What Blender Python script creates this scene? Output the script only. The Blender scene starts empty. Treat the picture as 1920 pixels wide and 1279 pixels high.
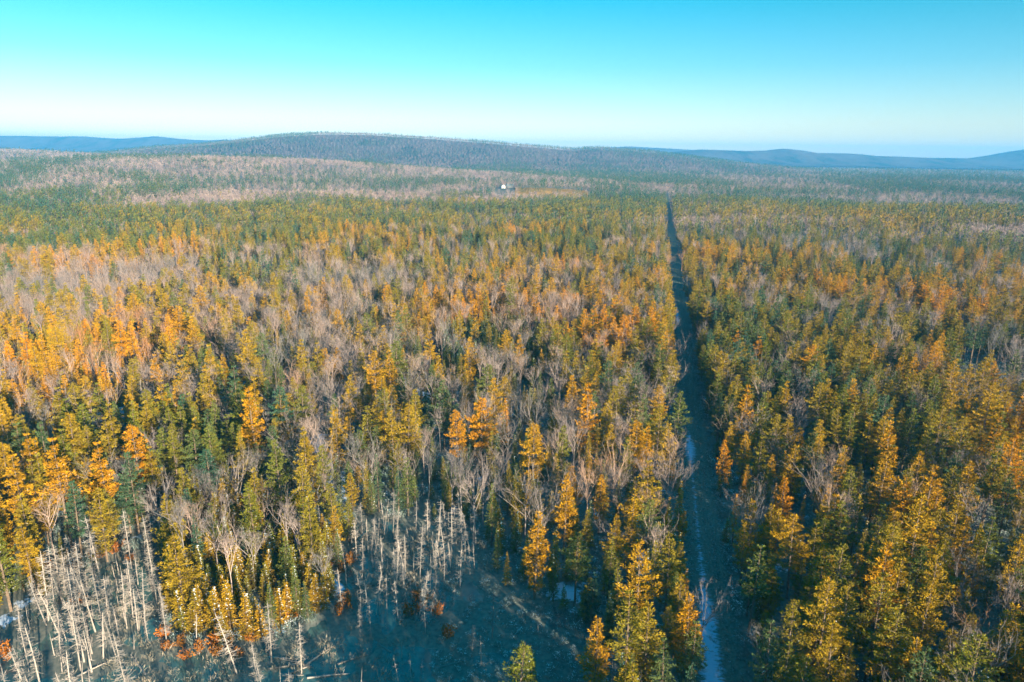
import bpy, math, random
import numpy as np
from mathutils import Vector, Matrix

# ------------------------------------------------------------------ camera, sky, sun, exposure
scene = bpy.context.scene
COL = scene.collection
CAM_H = 85.0
PITCH, ROLL = math.radians(15.3), math.radians(0.75)
cam = bpy.data.objects.new("camera", bpy.data.cameras.new("camera"))
COL.objects.link(cam)
cam.data.sensor_width = 36.0
cam.data.lens = 36.0 * 1297 / 1920
cam.data.clip_start, cam.data.clip_end = 1.0, 90000.0
_up = Vector((0, math.sin(PITCH), math.cos(PITCH)))
_fw = Vector((0, math.cos(PITCH), -math.sin(PITCH)))
_rt = Vector((1, 0, 0))
_r2 = math.cos(ROLL) * _rt + math.sin(ROLL) * _up
_u2 = -math.sin(ROLL) * _rt + math.cos(ROLL) * _up
m = Matrix((_r2, _u2, -_fw)).transposed().to_4x4()
m.translation = (0, 0, CAM_H)
cam.matrix_world = m
scene.camera = cam

SUN_AZ, SUN_EL = math.radians(146), math.radians(12.5)     # clockwise from +Y
sun_dir = Vector((math.sin(SUN_AZ) * math.cos(SUN_EL), math.cos(SUN_AZ) * math.cos(SUN_EL), math.sin(SUN_EL)))
lamp = bpy.data.lights.new("sun", 'SUN')
lamp.energy = 5.0
lamp.angle = math.radians(0.5)
lamp.color = (1.0, 0.84, 0.58)
sun = bpy.data.objects.new("sun", lamp)
COL.objects.link(sun)
sun.rotation_euler = (-sun_dir).to_track_quat('-Z', 'Y').to_euler()

world = bpy.data.worlds.new("World")
scene.world = world
world.use_nodes = True
nt = world.node_tree
nt.nodes.clear()
w_out = nt.nodes.new('ShaderNodeOutputWorld')
w_bg = nt.nodes.new('ShaderNodeBackground')
w_sky = nt.nodes.new('ShaderNodeTexSky')
w_sky.sky_type = 'NISHITA'
w_sky.sun_disc = False
w_sky.sun_elevation = SUN_EL
w_sky.sun_rotation = SUN_AZ
w_sky.altitude = 100
w_sky.air_density = 1.0
w_sky.dust_density = 0.15
w_sky.ozone_density = 2.0
# the clear winter sky is a strong cyan overhead and pale at the horizon
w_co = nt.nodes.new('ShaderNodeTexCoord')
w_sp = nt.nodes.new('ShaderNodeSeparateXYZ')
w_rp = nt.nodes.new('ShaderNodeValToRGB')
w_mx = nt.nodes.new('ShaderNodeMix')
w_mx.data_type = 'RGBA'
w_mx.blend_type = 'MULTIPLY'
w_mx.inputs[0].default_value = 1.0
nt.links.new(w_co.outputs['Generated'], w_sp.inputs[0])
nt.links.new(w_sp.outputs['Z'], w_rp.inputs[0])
SKY_STOPS = [(0.0, (0.97, 0.96, 1.08)), (0.04, (0.88, 0.93, 1.05)), (0.11, (0.40, 0.85, 1.0)), (0.21, (0.01, 0.82, 0.90)), (0.5, (0.01, 1.35, 1.3)), (1.0, (0.01, 1.8, 1.8))]  # the overhead stops, out of view, are raised to lighten the shade
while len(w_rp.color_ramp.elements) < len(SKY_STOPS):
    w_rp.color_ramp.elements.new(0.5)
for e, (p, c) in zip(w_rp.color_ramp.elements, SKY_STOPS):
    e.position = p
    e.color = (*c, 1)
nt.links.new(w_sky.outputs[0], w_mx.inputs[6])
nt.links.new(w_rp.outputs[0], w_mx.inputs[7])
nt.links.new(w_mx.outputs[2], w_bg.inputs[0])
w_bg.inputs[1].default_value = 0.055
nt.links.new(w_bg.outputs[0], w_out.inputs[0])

vs = scene.view_settings
vs.view_transform = 'Standard'
vs.look = 'None'
vs.exposure = 1.88
vs.gamma = 1.0
vs.use_curve_mapping = False
cy = scene.cycles
cy.max_bounces = 4
cy.diffuse_bounces = 3
cy.glossy_bounces = 1
cy.transmission_bounces = 1
cy.volume_bounces = 0
cy.transparent_max_bounces = 4
cy.use_adaptive_sampling = True
cy.adaptive_threshold = 0.02
cy.use_denoising = True
cy.denoiser = 'OPENIMAGEDENOISE'
cy.denoising_input_passes = 'RGB_ALBEDO_NORMAL'
cy.denoising_prefilter = 'FAST'

# ------------------------------------------------------------------ helpers
rng = np.random.default_rng(7)
random.seed(7)


def tag(o, label=None, category=None, group=None, kind=None):
    for k, v in (("label", label), ("category", category), ("group", group), ("kind", kind)):
        if v:
            o[k] = v
    return o


def node(nt, kind, **kw):
    n = nt.nodes.new(kind)
    for k, v in kw.items():
        setattr(n, k, v)
    return n


def new_mat(name, rough=0.9, diffuse=True):
    m = bpy.data.materials.new(name)
    m.use_nodes = True
    t = m.node_tree
    t.nodes.clear()
    out = node(t, 'ShaderNodeOutputMaterial')
    b = node(t, 'ShaderNodeBsdfDiffuse' if diffuse else 'ShaderNodeBsdfPrincipled')
    if not diffuse:
        b.inputs['Roughness'].default_value = rough
    t.links.new(b.outputs[0], out.inputs[0])
    return m, t, b


def ramp(t, stops):
    r = node(t, 'ShaderNodeValToRGB')
    while len(r.color_ramp.elements) < len(stops):
        r.color_ramp.elements.new(0.5)
    for e, (p, c) in zip(r.color_ramp.elements, stops):
        e.position = p
        e.color = (*c, 1)
    return r


def tinted(name, stops, translucent=0.0):
    """colour picked along a ramp by each tree's own tint, varied clump by clump"""
    m, t, b = new_mat(name)
    a = node(t, 'ShaderNodeAttribute', attribute_type='INSTANCER', attribute_name='tint')
    r = ramp(t, stops)
    t.links.new(a.outputs['Fac'], r.inputs[0])
    s = node(t, 'ShaderNodeAttribute', attribute_type='GEOMETRY', attribute_name='shade')
    mx = node(t, 'ShaderNodeVectorMath', operation='SCALE')
    t.links.new(r.outputs[0], mx.inputs[0])
    t.links.new(s.outputs['Fac'], mx.inputs['Scale'])
    t.links.new(mx.outputs[0], b.inputs[0])
    if translucent:
        tr = node(t, 'ShaderNodeBsdfTranslucent')
        mix = node(t, 'ShaderNodeMixShader')
        mix.inputs[0].default_value = translucent
        t.links.new(mx.outputs[0], tr.inputs[0])
        t.links.new(b.outputs[0], mix.inputs[1])
        t.links.new(tr.outputs[0], mix.inputs[2])
        t.links.new(mix.outputs[0], t.nodes['Material Output'].inputs[0])
    return m


def plain(name, col, rough=0.9, var=0.0, scale=1.0, diffuse=True):
    m, t, b = new_mat(name, rough, diffuse)
    if var:
        n = node(t, 'ShaderNodeTexNoise')
        n.inputs['Scale'].default_value = scale
        n.inputs['Detail'].default_value = 4
        c = node(t, 'ShaderNodeTexCoord')
        t.links.new(c.outputs['Object'], n.inputs['Vector'])
        lo = tuple(v * (1 - var) for v in col)
        hi = tuple(v * (1 + var) for v in col)
        r = ramp(t, [(0.3, lo), (0.7, hi)])
        t.links.new(n.outputs[0], r.inputs[0])
        t.links.new(r.outputs[0], b.inputs[0])
    else:
        b.inputs[0].default_value = (*col, 1)
    return m


MAT = {
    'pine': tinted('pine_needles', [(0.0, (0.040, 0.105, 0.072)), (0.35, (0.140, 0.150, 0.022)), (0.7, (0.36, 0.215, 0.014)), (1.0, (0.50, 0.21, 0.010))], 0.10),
    'bark': plain('conifer_bark', (0.17, 0.125, 0.095), var=0.35, scale=3),
    'grey_bark': tinted('bare_bark', [(0.0, (0.12, 0.13, 0.135)), (0.5, (0.26, 0.21, 0.205)), (0.8, (0.31, 0.22, 0.18)), (1.0, (0.36, 0.18, 0.09))]),
    'dead': tinted('weathered_dead_wood', [(0.0, (0.20, 0.185, 0.18)), (1.0, (0.38, 0.33, 0.305))]),
    'far_bark': tinted('far_bare_bark', [(0.0, (0.06, 0.06, 0.068)), (0.5, (0.20, 0.155, 0.16)), (1.0, (0.29, 0.22, 0.20))]),  # darker bark: the self-shadowing among fine twigs is put into the colour
    'snow': plain('snow', (0.80, 0.82, 0.85), var=0.05, scale=2),
    'shrub': tinted('rusty_shrub_leaves', [(0.0, (0.20, 0.09, 0.02)), (1.0, (0.38, 0.12, 0.015))]),
    'brush': tinted('undergrowth_twigs', [(0.0, (0.12, 0.19, 0.18)), (0.6, (0.20, 0.25, 0.235)), (1.0, (0.28, 0.24, 0.19))]),
    'reed': tinted('bleached_stubble', [(0.0, (0.10, 0.11, 0.10)), (1.0, (0.30, 0.25, 0.20))]),
}


class MB:
    """collects triangles and quads with a shade value per face"""

    def __init__(s):
        s.v, s.f, s.c, s.n = [], [], [], 0

    def add(s, verts, faces, shade=1.0):
        n = s.n
        s.v.extend(verts)
        s.n += len(verts)
        for f in faces:
            s.f.append(tuple(i + n for i in f))
            s.c.append(shade)

    def tube(s, pts, rad, sides=3, shade=1.0, cap=False):
        pts = np.asarray(pts, float)
        d = pts[-1] - pts[0]
        d /= (np.linalg.norm(d) + 1e-9)
        a = np.cross(d, (0, 0, 1.0) if abs(d[2]) < 0.9 else (1.0, 0, 0))
        a /= np.linalg.norm(a)
        b = np.cross(d, a)
        vs = []
        for p, r in zip(pts, rad):
            for k in range(sides):
                t = 2 * math.pi * k / sides
                vs.append(tuple(p + r * (math.cos(t) * a + math.sin(t) * b)))
        fs = []
        for i in range(len(pts) - 1):
            for k in range(sides):
                k2 = (k + 1) % sides
                fs.append((i * sides + k, i * sides + k2, (i + 1) * sides + k2, (i + 1) * sides + k))
        if cap:
            fs.append(tuple(range((len(pts) - 1) * sides, len(pts) * sides)))
        s.add(vs, fs, shade)

    def blade(s, p, d, length, width, shade, side=None):
        d = np.asarray(d, float)
        d = d / (np.linalg.norm(d) + 1e-9)
        if side is None:
            side = np.random.default_rng(s.n).normal(size=3) if False else np.array(random_unit())
        w = np.cross(d, side)
        w = w / (np.linalg.norm(w) + 1e-9) * width * 0.5
        p = np.asarray(p, float)
        q = p + d * length * 0.5
        s.add([tuple(p), tuple(q - w), tuple(p + d * length), tuple(q + w)], [(0, 1, 2, 3)], shade)

    def lump(s, p, rx, rz, shade=1.0):
        p = np.asarray(p, float)
        a0 = random.random() * 6.28
        vs = [(p[0], p[1], p[2] + rz), (p[0], p[1], p[2] - rz * 0.5)]
        for k in range(5):
            r = rx * random.uniform(0.6, 1.25)
            vs.append((p[0] + r * math.cos(a0 + k * 1.257), p[1] + r * math.sin(a0 + k * 1.257), p[2] + random.uniform(-0.3, 0.3) * rz))
        fs = []
        for k in range(5):
            fs += [(0, 2 + k, 2 + (k + 1) % 5), (1, 2 + (k + 1) % 5, 2 + k)]
        s.add(vs, fs, shade)

    def mesh(s, name, mat):
        me = bpy.data.meshes.new(name)
        me.from_pydata(s.v, [], s.f)
        me.materials.append(mat)
        at = me.attributes.new('shade', 'FLOAT', 'FACE')
        at.data.foreach_set('value', np.asarray(s.c, np.float32))
        me.update()
        return me


def random_unit():
    z = random.uniform(-1, 1)
    t = random.uniform(0, 2 * math.pi)
    r = math.sqrt(1 - z * z)
    return (r * math.cos(t), r * math.sin(t), z)


def mesh_object(name, me, parent=None):
    o = bpy.data.objects.new(name, me)
    COL.objects.link(o)
    o.parent = parent
    return o


# value noise, vectorised
_perm = np.random.default_rng(3).random((256, 256))


def vnoise(x, y, scale):
    x = np.asarray(x, float) / scale + 1000.37
    y = np.asarray(y, float) / scale + 1000.71
    xi, yi = np.floor(x).astype(int), np.floor(y).astype(int)
    fx, fy = x - xi, y - yi
    fx, fy = fx * fx * (3 - 2 * fx), fy * fy * (3 - 2 * fy)
    g = lambda i, j: _perm[i % 256, j % 256]
    return (g(xi, yi) * (1 - fx) + g(xi + 1, yi) * fx) * (1 - fy) + (g(xi, yi + 1) * (1 - fx) + g(xi + 1, yi + 1) * fx) * fy


def fbm(x, y, scale):
    return (vnoise(x, y, scale) * 4 + vnoise(x + 91, y - 37, scale / 2.1) * 2 + vnoise(x - 17, y + 53, scale / 4.3)) / 7


def smooth(a, b, x):
    t = np.clip((np.asarray(x, float) - a) / (b - a), 0, 1)
    return t * t * (3 - 2 * t)


def inside(poly, x, y):
    x, y = np.asarray(x, float), np.asarray(y, float)
    r = np.zeros(x.shape, bool)
    n = len(poly)
    for i in range(n):
        (x1, y1), (x2, y2) = poly[i], poly[(i + 1) % n]
        if y1 == y2:
            continue
        c = ((y1 > y) != (y2 > y)) & (x < (x2 - x1) * (y - y1) / (y2 - y1) + x1)
        r ^= c
    return r


# ------------------------------------------------------------------ the lie of the land (metres; camera above the origin, +Y is the view)
POLY = {
    'SWAMP': [(-140, 35), (-125, 100), (-107, 107), (-92, 107), (-90, 112), (-90, 123), (-83, 131), (-81, 140), (-81, 150), (-76, 144), (-76, 138), (-73, 128), (-67, 116), (-62, 106), (-52, 102), (-44, 105), (-38, 108), (-34, 113), (-32, 120), (-36, 129), (-36, 142), (-30, 148), (-16, 146), (-7, 140), (-6, 126), (1, 120), (9, 117), (15, 108), (18, 96), (17, 84), (-2, 82), (-8, 35)],
    'MARSH': [(-14, 124), (-6, 126), (1, 120), (9, 117), (15, 108), (18, 96), (17, 84), (-2, 82), (-13, 80), (-15, 106)],
    'POINT': [(-78, 138), (-81, 153), (-72, 160), (-52, 154), (-39, 133), (-34, 116), (-39, 110), (-44, 106), (-52, 104), (-61, 107), (-68, 117)],
    'HWPATCH': [(-429, 476), (-330, 507), (-186, 450), (-122, 352), (-122, 294), (-131, 259), (-189, 281), (-243, 262)],
    'HWMID': [(-164, 528), (-100, 641), (16, 545), (93, 552), (65, 363), (9, 292), (-34, 309), (-49, 235), (-66, 228), (-91, 286)],
    'HWLEG': [(-64, 197), (-49, 218), (-34, 160), (-38, 133), (-47, 140)],
    'HWCENT': [(-18, 273), (62, 277), (38, 135), (26, 104), (5, 124), (-23, 136), (-28, 167), (-10, 199)],
    'DARKFIR': [(-35, 315), (0, 333), (18, 289), (14, 251), (-12, 250), (-28, 270)],
    'ORANGE': [(-44, 282), (-38, 295), (-18, 276), (-17, 258), (-36, 260)],
    'PINEBELT': [(-700, 756), (-363, 931), (-307, 1080), (-155, 1015), (32, 1050), (95, 878), (153, 752), (113, 525), (55, 520), (-28, 593), (-148, 562), (-193, 459), (-335, 503), (-438, 467)],
    'PINEROAD': [(65, 535), (125, 573), (68, 270), (61, 228), (42, 233), (36, 305)],
    'LEFTMIX': [(-243, 262), (-141, 267), (-74, 228), (-50, 181), (-50, 148), (-75, 132), (-77, 116), (-106, 102)],
    'RIGHT': [(165, 700), (365, 751), (530, 580), (83, 73), (31, 72), (46, 147)],
    'RHW': [(231, 1062), (435, 1157), (542, 969), (432, 779), (275, 722), (175, 747)],
    'RRIDGE': [(552, 1044), (760, 931), (801, 728), (534, 561), (436, 592), (440, 702)],
    'TARN': [(170, 266), (188, 277), (199, 267), (185, 247), (165, 240), (161, 249)],
    'FIELD': [(6, 1276), (134, 1299), (141, 1427), (18, 1420)],
}
SNOW_SPOTS = [(-95, 113, 5), (-36, 120, 5), (-45, 164, 6), (-46, 141, 5), (-132, 216, 7), (30, 132, 5), (11, 119, 3.5), (-34, 236, 8), (-78, 143, 4), (-134, 202, 7), (-138, 175, 8), (-59, 192, 6), (-42, 247, 8), (-38, 127, 4), (-42, 150, 5), (-44, 135, 4)]
HOUSE = (-22.0, 1436.0)


def track_x(y):
    return 15.5 + 0.2055 * np.asarray(y, float)


def track_d(x, y):
    return (np.asarray(x, float) - track_x(y)) * 0.9795


HILL_X = np.array([-3300, -2500, -2150, -1900, -1700, -1420, -1150, -880, -540, -200, 150, 360, 520, 830, 1080, 1350, 1700])
HILL_Z = np.array([0, 18, 82, 98, 122, 158, 176, 172, 157, 136, 110, 95, 108, 92, 62, 30, 0])


def hill_z(x, y):
    c = np.interp(x, HILL_X, HILL_Z)
    c = c * (1 + 0.06 * (fbm(x, y, 500) - 0.5))
    f = np.exp(-(np.maximum(0, 4500 - y) / 900.0) ** 2) * np.exp(-(np.maximum(0, y - 4500) / 900.0) ** 2)
    gully = 1 + 0.16 * (fbm(x, y * 0.4, 420) - 0.5) * (1 - f)
    return c * f * gully - 6 * (1 - smooth(0.03, 0.10, f * c / 100))


def ground_z(x, y):
    x, y = np.asarray(x, float), np.asarray(y, float)
    r = np.hypot(x, y)
    z = 16 * (fbm(x, y, 520) - 0.5) * smooth(450, 1100, r)
    z = z + 52 * np.exp(-(((x + 760) / 620) ** 2 + ((y - 1900) / 560) ** 2))
    z = z + 66 * np.exp(-(((x + 2250) / 1000) ** 2 + ((y - 2750) / 800) ** 2))
    z = z - 30 * smooth(700, 1500, x + 0.25 * y) * smooth(800, 1500, y) * (1 - smooth(5000, 8000, y))
    z = z + 10 * np.exp(-(((x - 600) / 190) ** 2 + ((y - 800) / 170) ** 2))
    z = z + 13 * np.exp(-(((x - 50) / 150) ** 2 + ((y - 1400) / 130) ** 2))
    k = 1 - np.exp(-(track_d(x, y) / 60.0) ** 2) * (1 - smooth(1100, 1500, y))
    z = z * k
    near = (r < 230)
    if np.any(near):
        sw = inside(POLY['SWAMP'], x, y) & ~inside(POLY['POINT'], x, y)
        dip = np.where(sw, -0.55 + 0.55 * fbm(x, y, 7), 0.35 * (fbm(x, y, 14) - 0.3) * smooth(5, 9, np.abs(track_d(x, y))))
        z = z + np.where(near, dip, 0)
    tn = inside(POLY['TARN'], x, y)
    return np.where(tn, -0.6, z)


def land_z(x, y):
    return np.maximum(ground_z(x, y), hill_z(x, y))


def grid_mesh(name, X, Y, Z, attrs=None):
    nr, nc = X.shape
    v = np.stack([X, Y, Z], -1).reshape(-1, 3)
    i = np.arange(nr * nc).reshape(nr, nc)
    q = np.stack([i[:-1, :-1], i[:-1, 1:], i[1:, 1:], i[1:, :-1]], -1).reshape(-1, 4)
    me = bpy.data.meshes.new(name)
    me.vertices.add(len(v))
    me.vertices.foreach_set('co', v.astype(np.float32).ravel())
    me.loops.add(q.size)
    me.loops.foreach_set('vertex_index', q.astype(np.int32).ravel())
    me.polygons.add(len(q))
    me.polygons.foreach_set('loop_start', np.arange(0, q.size, 4, dtype=np.int32))
    for k, a in (attrs or {}).items():
        at = me.attributes.new(k, 'FLOAT', 'POINT')
        at.data.foreach_set('value', np.asarray(a, np.float32).ravel())
    me.update(calc_edges=True)
    me.validate()
    return me


# ground
ang = np.radians(np.concatenate([np.arange(-180, -60, 5), np.arange(-60, 60, 0.5), np.arange(60, 180.1, 5)]))
rad = np.concatenate([[2, 20, 40, 55], np.geomspace(68, 420, 150), np.geomspace(430, 12300, 165)])
A, R_ = np.meshgrid(ang, rad)
GX, GY = R_ * np.sin(A), R_ * np.cos(A)
GZ = ground_z(GX, GY)
snow = np.zeros(GX.shape)
for sx, sy, sr in SNOW_SPOTS:
    snow = np.maximum(snow, 1.15 - np.hypot(GX - sx, (GY - sy) * 0.7) / sr)
snow = np.clip(snow, 0, 1) * np.clip(3.2 * (fbm(GX, GY, 4) - 0.30), 0.05, 1)
wet = (inside(POLY['SWAMP'], GX, GY) & ~inside(POLY['POINT'], GX, GY)).astype(float)
me = grid_mesh('ground', GX, GY, GZ, {'snow_cover': snow, 'wet': wet})
gm, t, b = new_mat('forest_floor')
geo = node(t, 'ShaderNodeNewGeometry')
n1 = node(t, 'ShaderNodeTexNoise')
n1.inputs['Scale'].default_value = 0.16
n1.inputs['Detail'].default_value = 6
n1.inputs['Roughness'].default_value = 0.65
n2 = node(t, 'ShaderNodeTexNoise')
n2.inputs['Scale'].default_value = 1.3
n2.inputs['Detail'].default_value = 5
for n in (n1, n2):
    t.links.new(geo.outputs['Position'], n.inputs['Vector'])
r1 = ramp(t, [(0.25, (0.09, 0.11, 0.105)), (0.5, (0.155, 0.165, 0.15)), (0.75, (0.22, 0.20, 0.17))])
t.links.new(n2.outputs[0], r1.inputs[0])
sa = node(t, 'ShaderNodeAttribute', attribute_name='snow_cover')
add = node(t, 'ShaderNodeMath', operation='MULTIPLY_ADD')
add.inputs[1].default_value = 0.45
t.links.new(sa.outputs['Fac'], add.inputs[0])
mn = node(t, 'ShaderNodeMath', operation='MULTIPLY_ADD')
mn.inputs[1].default_value = 0.3
t.links.new(n2.outputs[0], mn.inputs[0])
t.links.new(n1.outputs[0], mn.inputs[2])
t.links.new(mn.outputs[0], add.inputs[2])
wa = node(t, 'ShaderNodeAttribute', attribute_name='wet')
sb = node(t, 'ShaderNodeMath', operation='MULTIPLY_ADD')
sb.inputs[1].default_value = -0.35
t.links.new(wa.outputs['Fac'], sb.inputs[0])
t.links.new(add.outputs[0], sb.inputs[2])
r2 = ramp(t, [(0.76, (0, 0, 0)), (0.83, (1, 1, 1))])
t.links.new(sb.outputs[0], r2.inputs[0])
mx = node(t, 'ShaderNodeMix', data_type='RGBA')
t.links.new(r2.outputs[0], mx.inputs[0])
t.links.new(r1.outputs[0], mx.inputs[6])
mx.inputs[7].default_value = (0.50, 0.58, 0.74, 1)  # thin snow, with the blue of its shade put into the colour
t.links.new(mx.outputs[2], b.inputs[0])
me.materials.append(gm)
ground = mesh_object('ground', me)
tag(ground, 'brown forest floor with patches of snow under the trees', kind='structure')

# wooded hill and the far ridges
far_mat, t, b = new_mat('far_woods')
geo = node(t, 'ShaderNodeNewGeometry')
vm = node(t, 'ShaderNodeVectorMath', operation='MULTIPLY')
vm.inputs[1].default_value = (1, 0.35, 1)
t.links.new(geo.outputs['Position'], vm.inputs[0])
n1 = node(t, 'ShaderNodeTexNoise')
n1.inputs['Scale'].default_value = 0.004
n1.inputs['Detail'].default_value = 8
n1.inputs['Roughness'].default_value = 0.7
t.links.new(vm.outputs[0], n1.inputs['Vector'])
r1 = ramp(t, [(0.40, (0.020, 0.032, 0.022)), (0.50, (0.085, 0.070, 0.065)), (0.7, (0.13, 0.10, 0.09))])
t.links.new(n1.outputs[0], r1.inputs[0])
t.links.new(r1.outputs[0], b.inputs[0])

hx, hy = np.meshgrid(np.arange(-3400, 1801, 40.0), np.arange(2300, 6500, 40.0))
me = grid_mesh('hill', hx, hy, hill_z(hx, hy))
me.materials.append(far_mat)
tag(mesh_object('hill', me), 'long low wooded hill below a thin mast', kind='structure')


def ridge(label, xs, zs, yc, depth):
    x = np.arange(xs[0], xs[-1] + 1, 60.0)
    y = yc + np.linspace(-depth, depth, 31)
    X, Y = np.meshgrid(x, y)
    c = np.interp(X, xs, zs)
    Zr = c * np.exp(-((Y - yc) / (depth * 0.5)) ** 2) * (1 + 0.10 * (fbm(X, Y, 420) - 0.5)) - 6
    me = grid_mesh('far_hill', X, Y, Zr)
    me.materials.append(far_mat)
    me.polygons.foreach_set('use_smooth', [True] * len(me.polygons))
    return tag(mesh_object('far_hill', me), label, kind='structure')


def px_ridge(label, pts, y, depth):
    """crest table: (tangent of bearing, height over eye level as a tangent)"""
    xs = [u * y for u, h in pts]
    zs = [max(0.0, CAM_H + h * y) + 6 for u, h in pts]
    return ridge(label, xs, zs, y, depth)


px_ridge('low pale blue ridges on the horizon', [(-1.1, .004), (-.80, .012), (-.70, .0125), (-.65, .0118), (-.60, .0133), (-.55, .0105), (-.535, .0110), (-.50, .0140), (-.47, .0115), (-.43, .0100), (-.40, .0112), (-.37, .0090), (-.2, 0), (0, 0), (.12, .0075), (.16, .0095), (.19, .0075), (.24, .0065), (.3, .002), (.4, -.004)], 9800, 1500)
px_ridge('small blue hills rising beyond the valley', [(.20, 0), (.255, .0065), (.32, .0055), (.35, .0060), (.375, .0090), (.40, .0070), (.42, .0035), (.46, .0040), (.475, .0035), (.50, .0010), (.56, -.0005), (.64, -.001), (.67, .004), (.70, .0105), (.75, .0185), (.82, .023), (.95, .010), (1.05, 0)], 7600, 1300)

# water in the swamp and in the small pond
wm, t, b = new_mat('dark_swamp_water', 0.10, diffuse=False)
b.inputs['Base Color'].default_value = (0.016, 0.040, 0.045, 1)
n1 = node(t, 'ShaderNodeTexNoise')
n1.inputs['Scale'].default_value = 0.5
n1.inputs['Detail'].default_value = 5
geo = node(t, 'ShaderNodeNewGeometry')
t.links.new(geo.outputs['Position'], n1.inputs['Vector'])
r1 = ramp(t, [(0.35, (0.035, 0.10, 0.105)), (0.7, (0.09, 0.165, 0.155))])
t.links.new(n1.outputs[0], r1.inputs[0])
t.links.new(r1.outputs[0], b.inputs['Base Color'])


def sheet(name, poly, z, mat):
    me = bpy.data.meshes.new(name)
    me.from_pydata([(x, y, z) for x, y in poly], [], [tuple(range(len(poly)))])
    me.materials.append(mat)
    return mesh_object(name, me)


def grow(poly, k):
    cx, cy_ = np.mean([p[0] for p in poly]), np.mean([p[1] for p in poly])
    return [(cx + (x - cx) * k, cy_ + (y - cy_) * k) for x, y in poly]


tag(sheet('swamp_water', [(-150, 30), (30, 30), (30, 152), (-150, 152)], -0.26, wm), 'dark still water of the swamp among the dead trunks', kind='structure')
tag(sheet('pond_water', grow(POLY['TARN'], 1.0), -0.20, wm), 'small dark forest pond among bare trees', kind='structure')

# the straight track: a snow-covered lane and a grassy lane
ty = np.concatenate([np.arange(60, 400, 1.5), np.arange(400, 1500, 10.0)])
tw = np.linspace(-4.6, 4.6, 24)
TY, TW = np.meshgrid(ty, tw, indexing='ij')
TX = track_x(TY) + TW / 0.9795
TZ = 0.20 + np.where(TY > 420, 0.3, 0) + ground_z(TX, TY) * 0 + 0.10 * (vnoise(TX, TY, 1.2) - 0.5) - 0.12 * np.exp(-((np.abs(TW - 2.1) - 0.85) / 0.28) ** 2) + 0.06
TZ = TZ + np.where(TY > 420, np.maximum(0, land_z(TX, TY)), 0)
SNOWY = np.interp(TY, [60, 112, 124, 150, 180, 186, 194, 205, 340, 355, 375, 400, 1500], [0.36, 0.36, 0.14, 0.06, 0.10, 0.30, 0.30, 0.02, 0.02, 0.22, 0.22, 0.0, 0.0])
me = grid_mesh('track', TX, TY, TZ, {'across': TW, 'snowy': SNOWY})
tm, t, b = new_mat('track_surface')
ac = node(t, 'ShaderNodeAttribute', attribute_name='across')
geo = node(t, 'ShaderNodeNewGeometry')
n1 = node(t, 'ShaderNodeTexNoise')
n1.inputs['Scale'].default_value = 1.5
n1.inputs['Detail'].default_value = 9
n1.inputs['Roughness'].default_value = 0.7
vm = node(t, 'ShaderNodeVectorMath', operation='MULTIPLY')
vm.inputs[1].default_value = (0.55, 1.3, 1)
t.links.new(geo.outputs['Position'], vm.inputs[0])
t.links.new(vm.outputs[0], n1.inputs['Vector'])
n3 = node(t, 'ShaderNodeAttribute', attribute_name='snowy')
# snow lies in a band left of the middle
d1 = node(t, 'ShaderNodeMath', operation='ADD')
d1.inputs[1].default_value = 1.1
t.links.new(ac.outputs['Fac'], d1.inputs[0])
d2 = node(t, 'ShaderNodeMath', operation='ABSOLUTE')
t.links.new(d1.outputs[0], d2.inputs[0])
d3 = node(t, 'ShaderNodeMath', operation='MULTIPLY_ADD')
d3.inputs[1].default_value = -0.16
t.links.new(d2.outputs[0], d3.inputs[0])
t.links.new(n1.outputs[0], d3.inputs[2])
d4 = node(t, 'ShaderNodeMath', operation='MULTIPLY_ADD')
d4.inputs[1].default_value = 1.0
t.links.new(n3.outputs['Fac'], d4.inputs[0])
t.links.new(d3.outputs[0], d4.inputs[2])
r2 = ramp(t, [(0.54, (0, 0, 0)), (0.72, (1, 1, 1))])
t.links.new(d4.outputs[0], r2.inputs[0])
n2 = node(t, 'ShaderNodeTexNoise')
n2.inputs['Scale'].default_value = 2.5
n2.inputs['Detail'].default_value = 5
t.links.new(geo.outputs['Position'], n2.inputs['Vector'])
r1 = ramp(t, [(0.3, (0.08, 0.115, 0.105)), (0.7, (0.17, 0.19, 0.165))])
t.links.new(n2.outputs[0], r1.inputs[0])
mx = node(t, 'ShaderNodeMix', data_type='RGBA')
t.links.new(r2.outputs[0], mx.inputs[0])
t.links.new(r1.outputs[0], mx.inputs[6])
mx.inputs[7].default_value = (0.42, 0.52, 0.72, 1)  # thin snow; the shaded lane's blue cast is painted into its colour
t.links.new(mx.outputs[2], b.inputs[0])
me.materials.append(tm)
tag(mesh_object('track', me), 'straight woodland track half covered by snow', kind='structure')

# ------------------------------------------------------------------ tree shapes
VECZ = np.array([0, 0, 1.0])


def trunk_line(H, bend, n=7):
    a = random.random() * 6.28
    pts = []
    for i in range(n):
        s = i / (n - 1)
        o = bend * math.sin(s * 2.2) * (0.6 + 0.4 * random.random())
        pts.append((o * math.cos(a), o * math.sin(a), s * H - (0.5 if i == 0 else 0)))
    return np.array(pts)


def at_height(line, z):
    return np.array([np.interp(z, line[:, 2], line[:, 0]), np.interp(z, line[:, 2], line[:, 1]), z])


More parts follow.
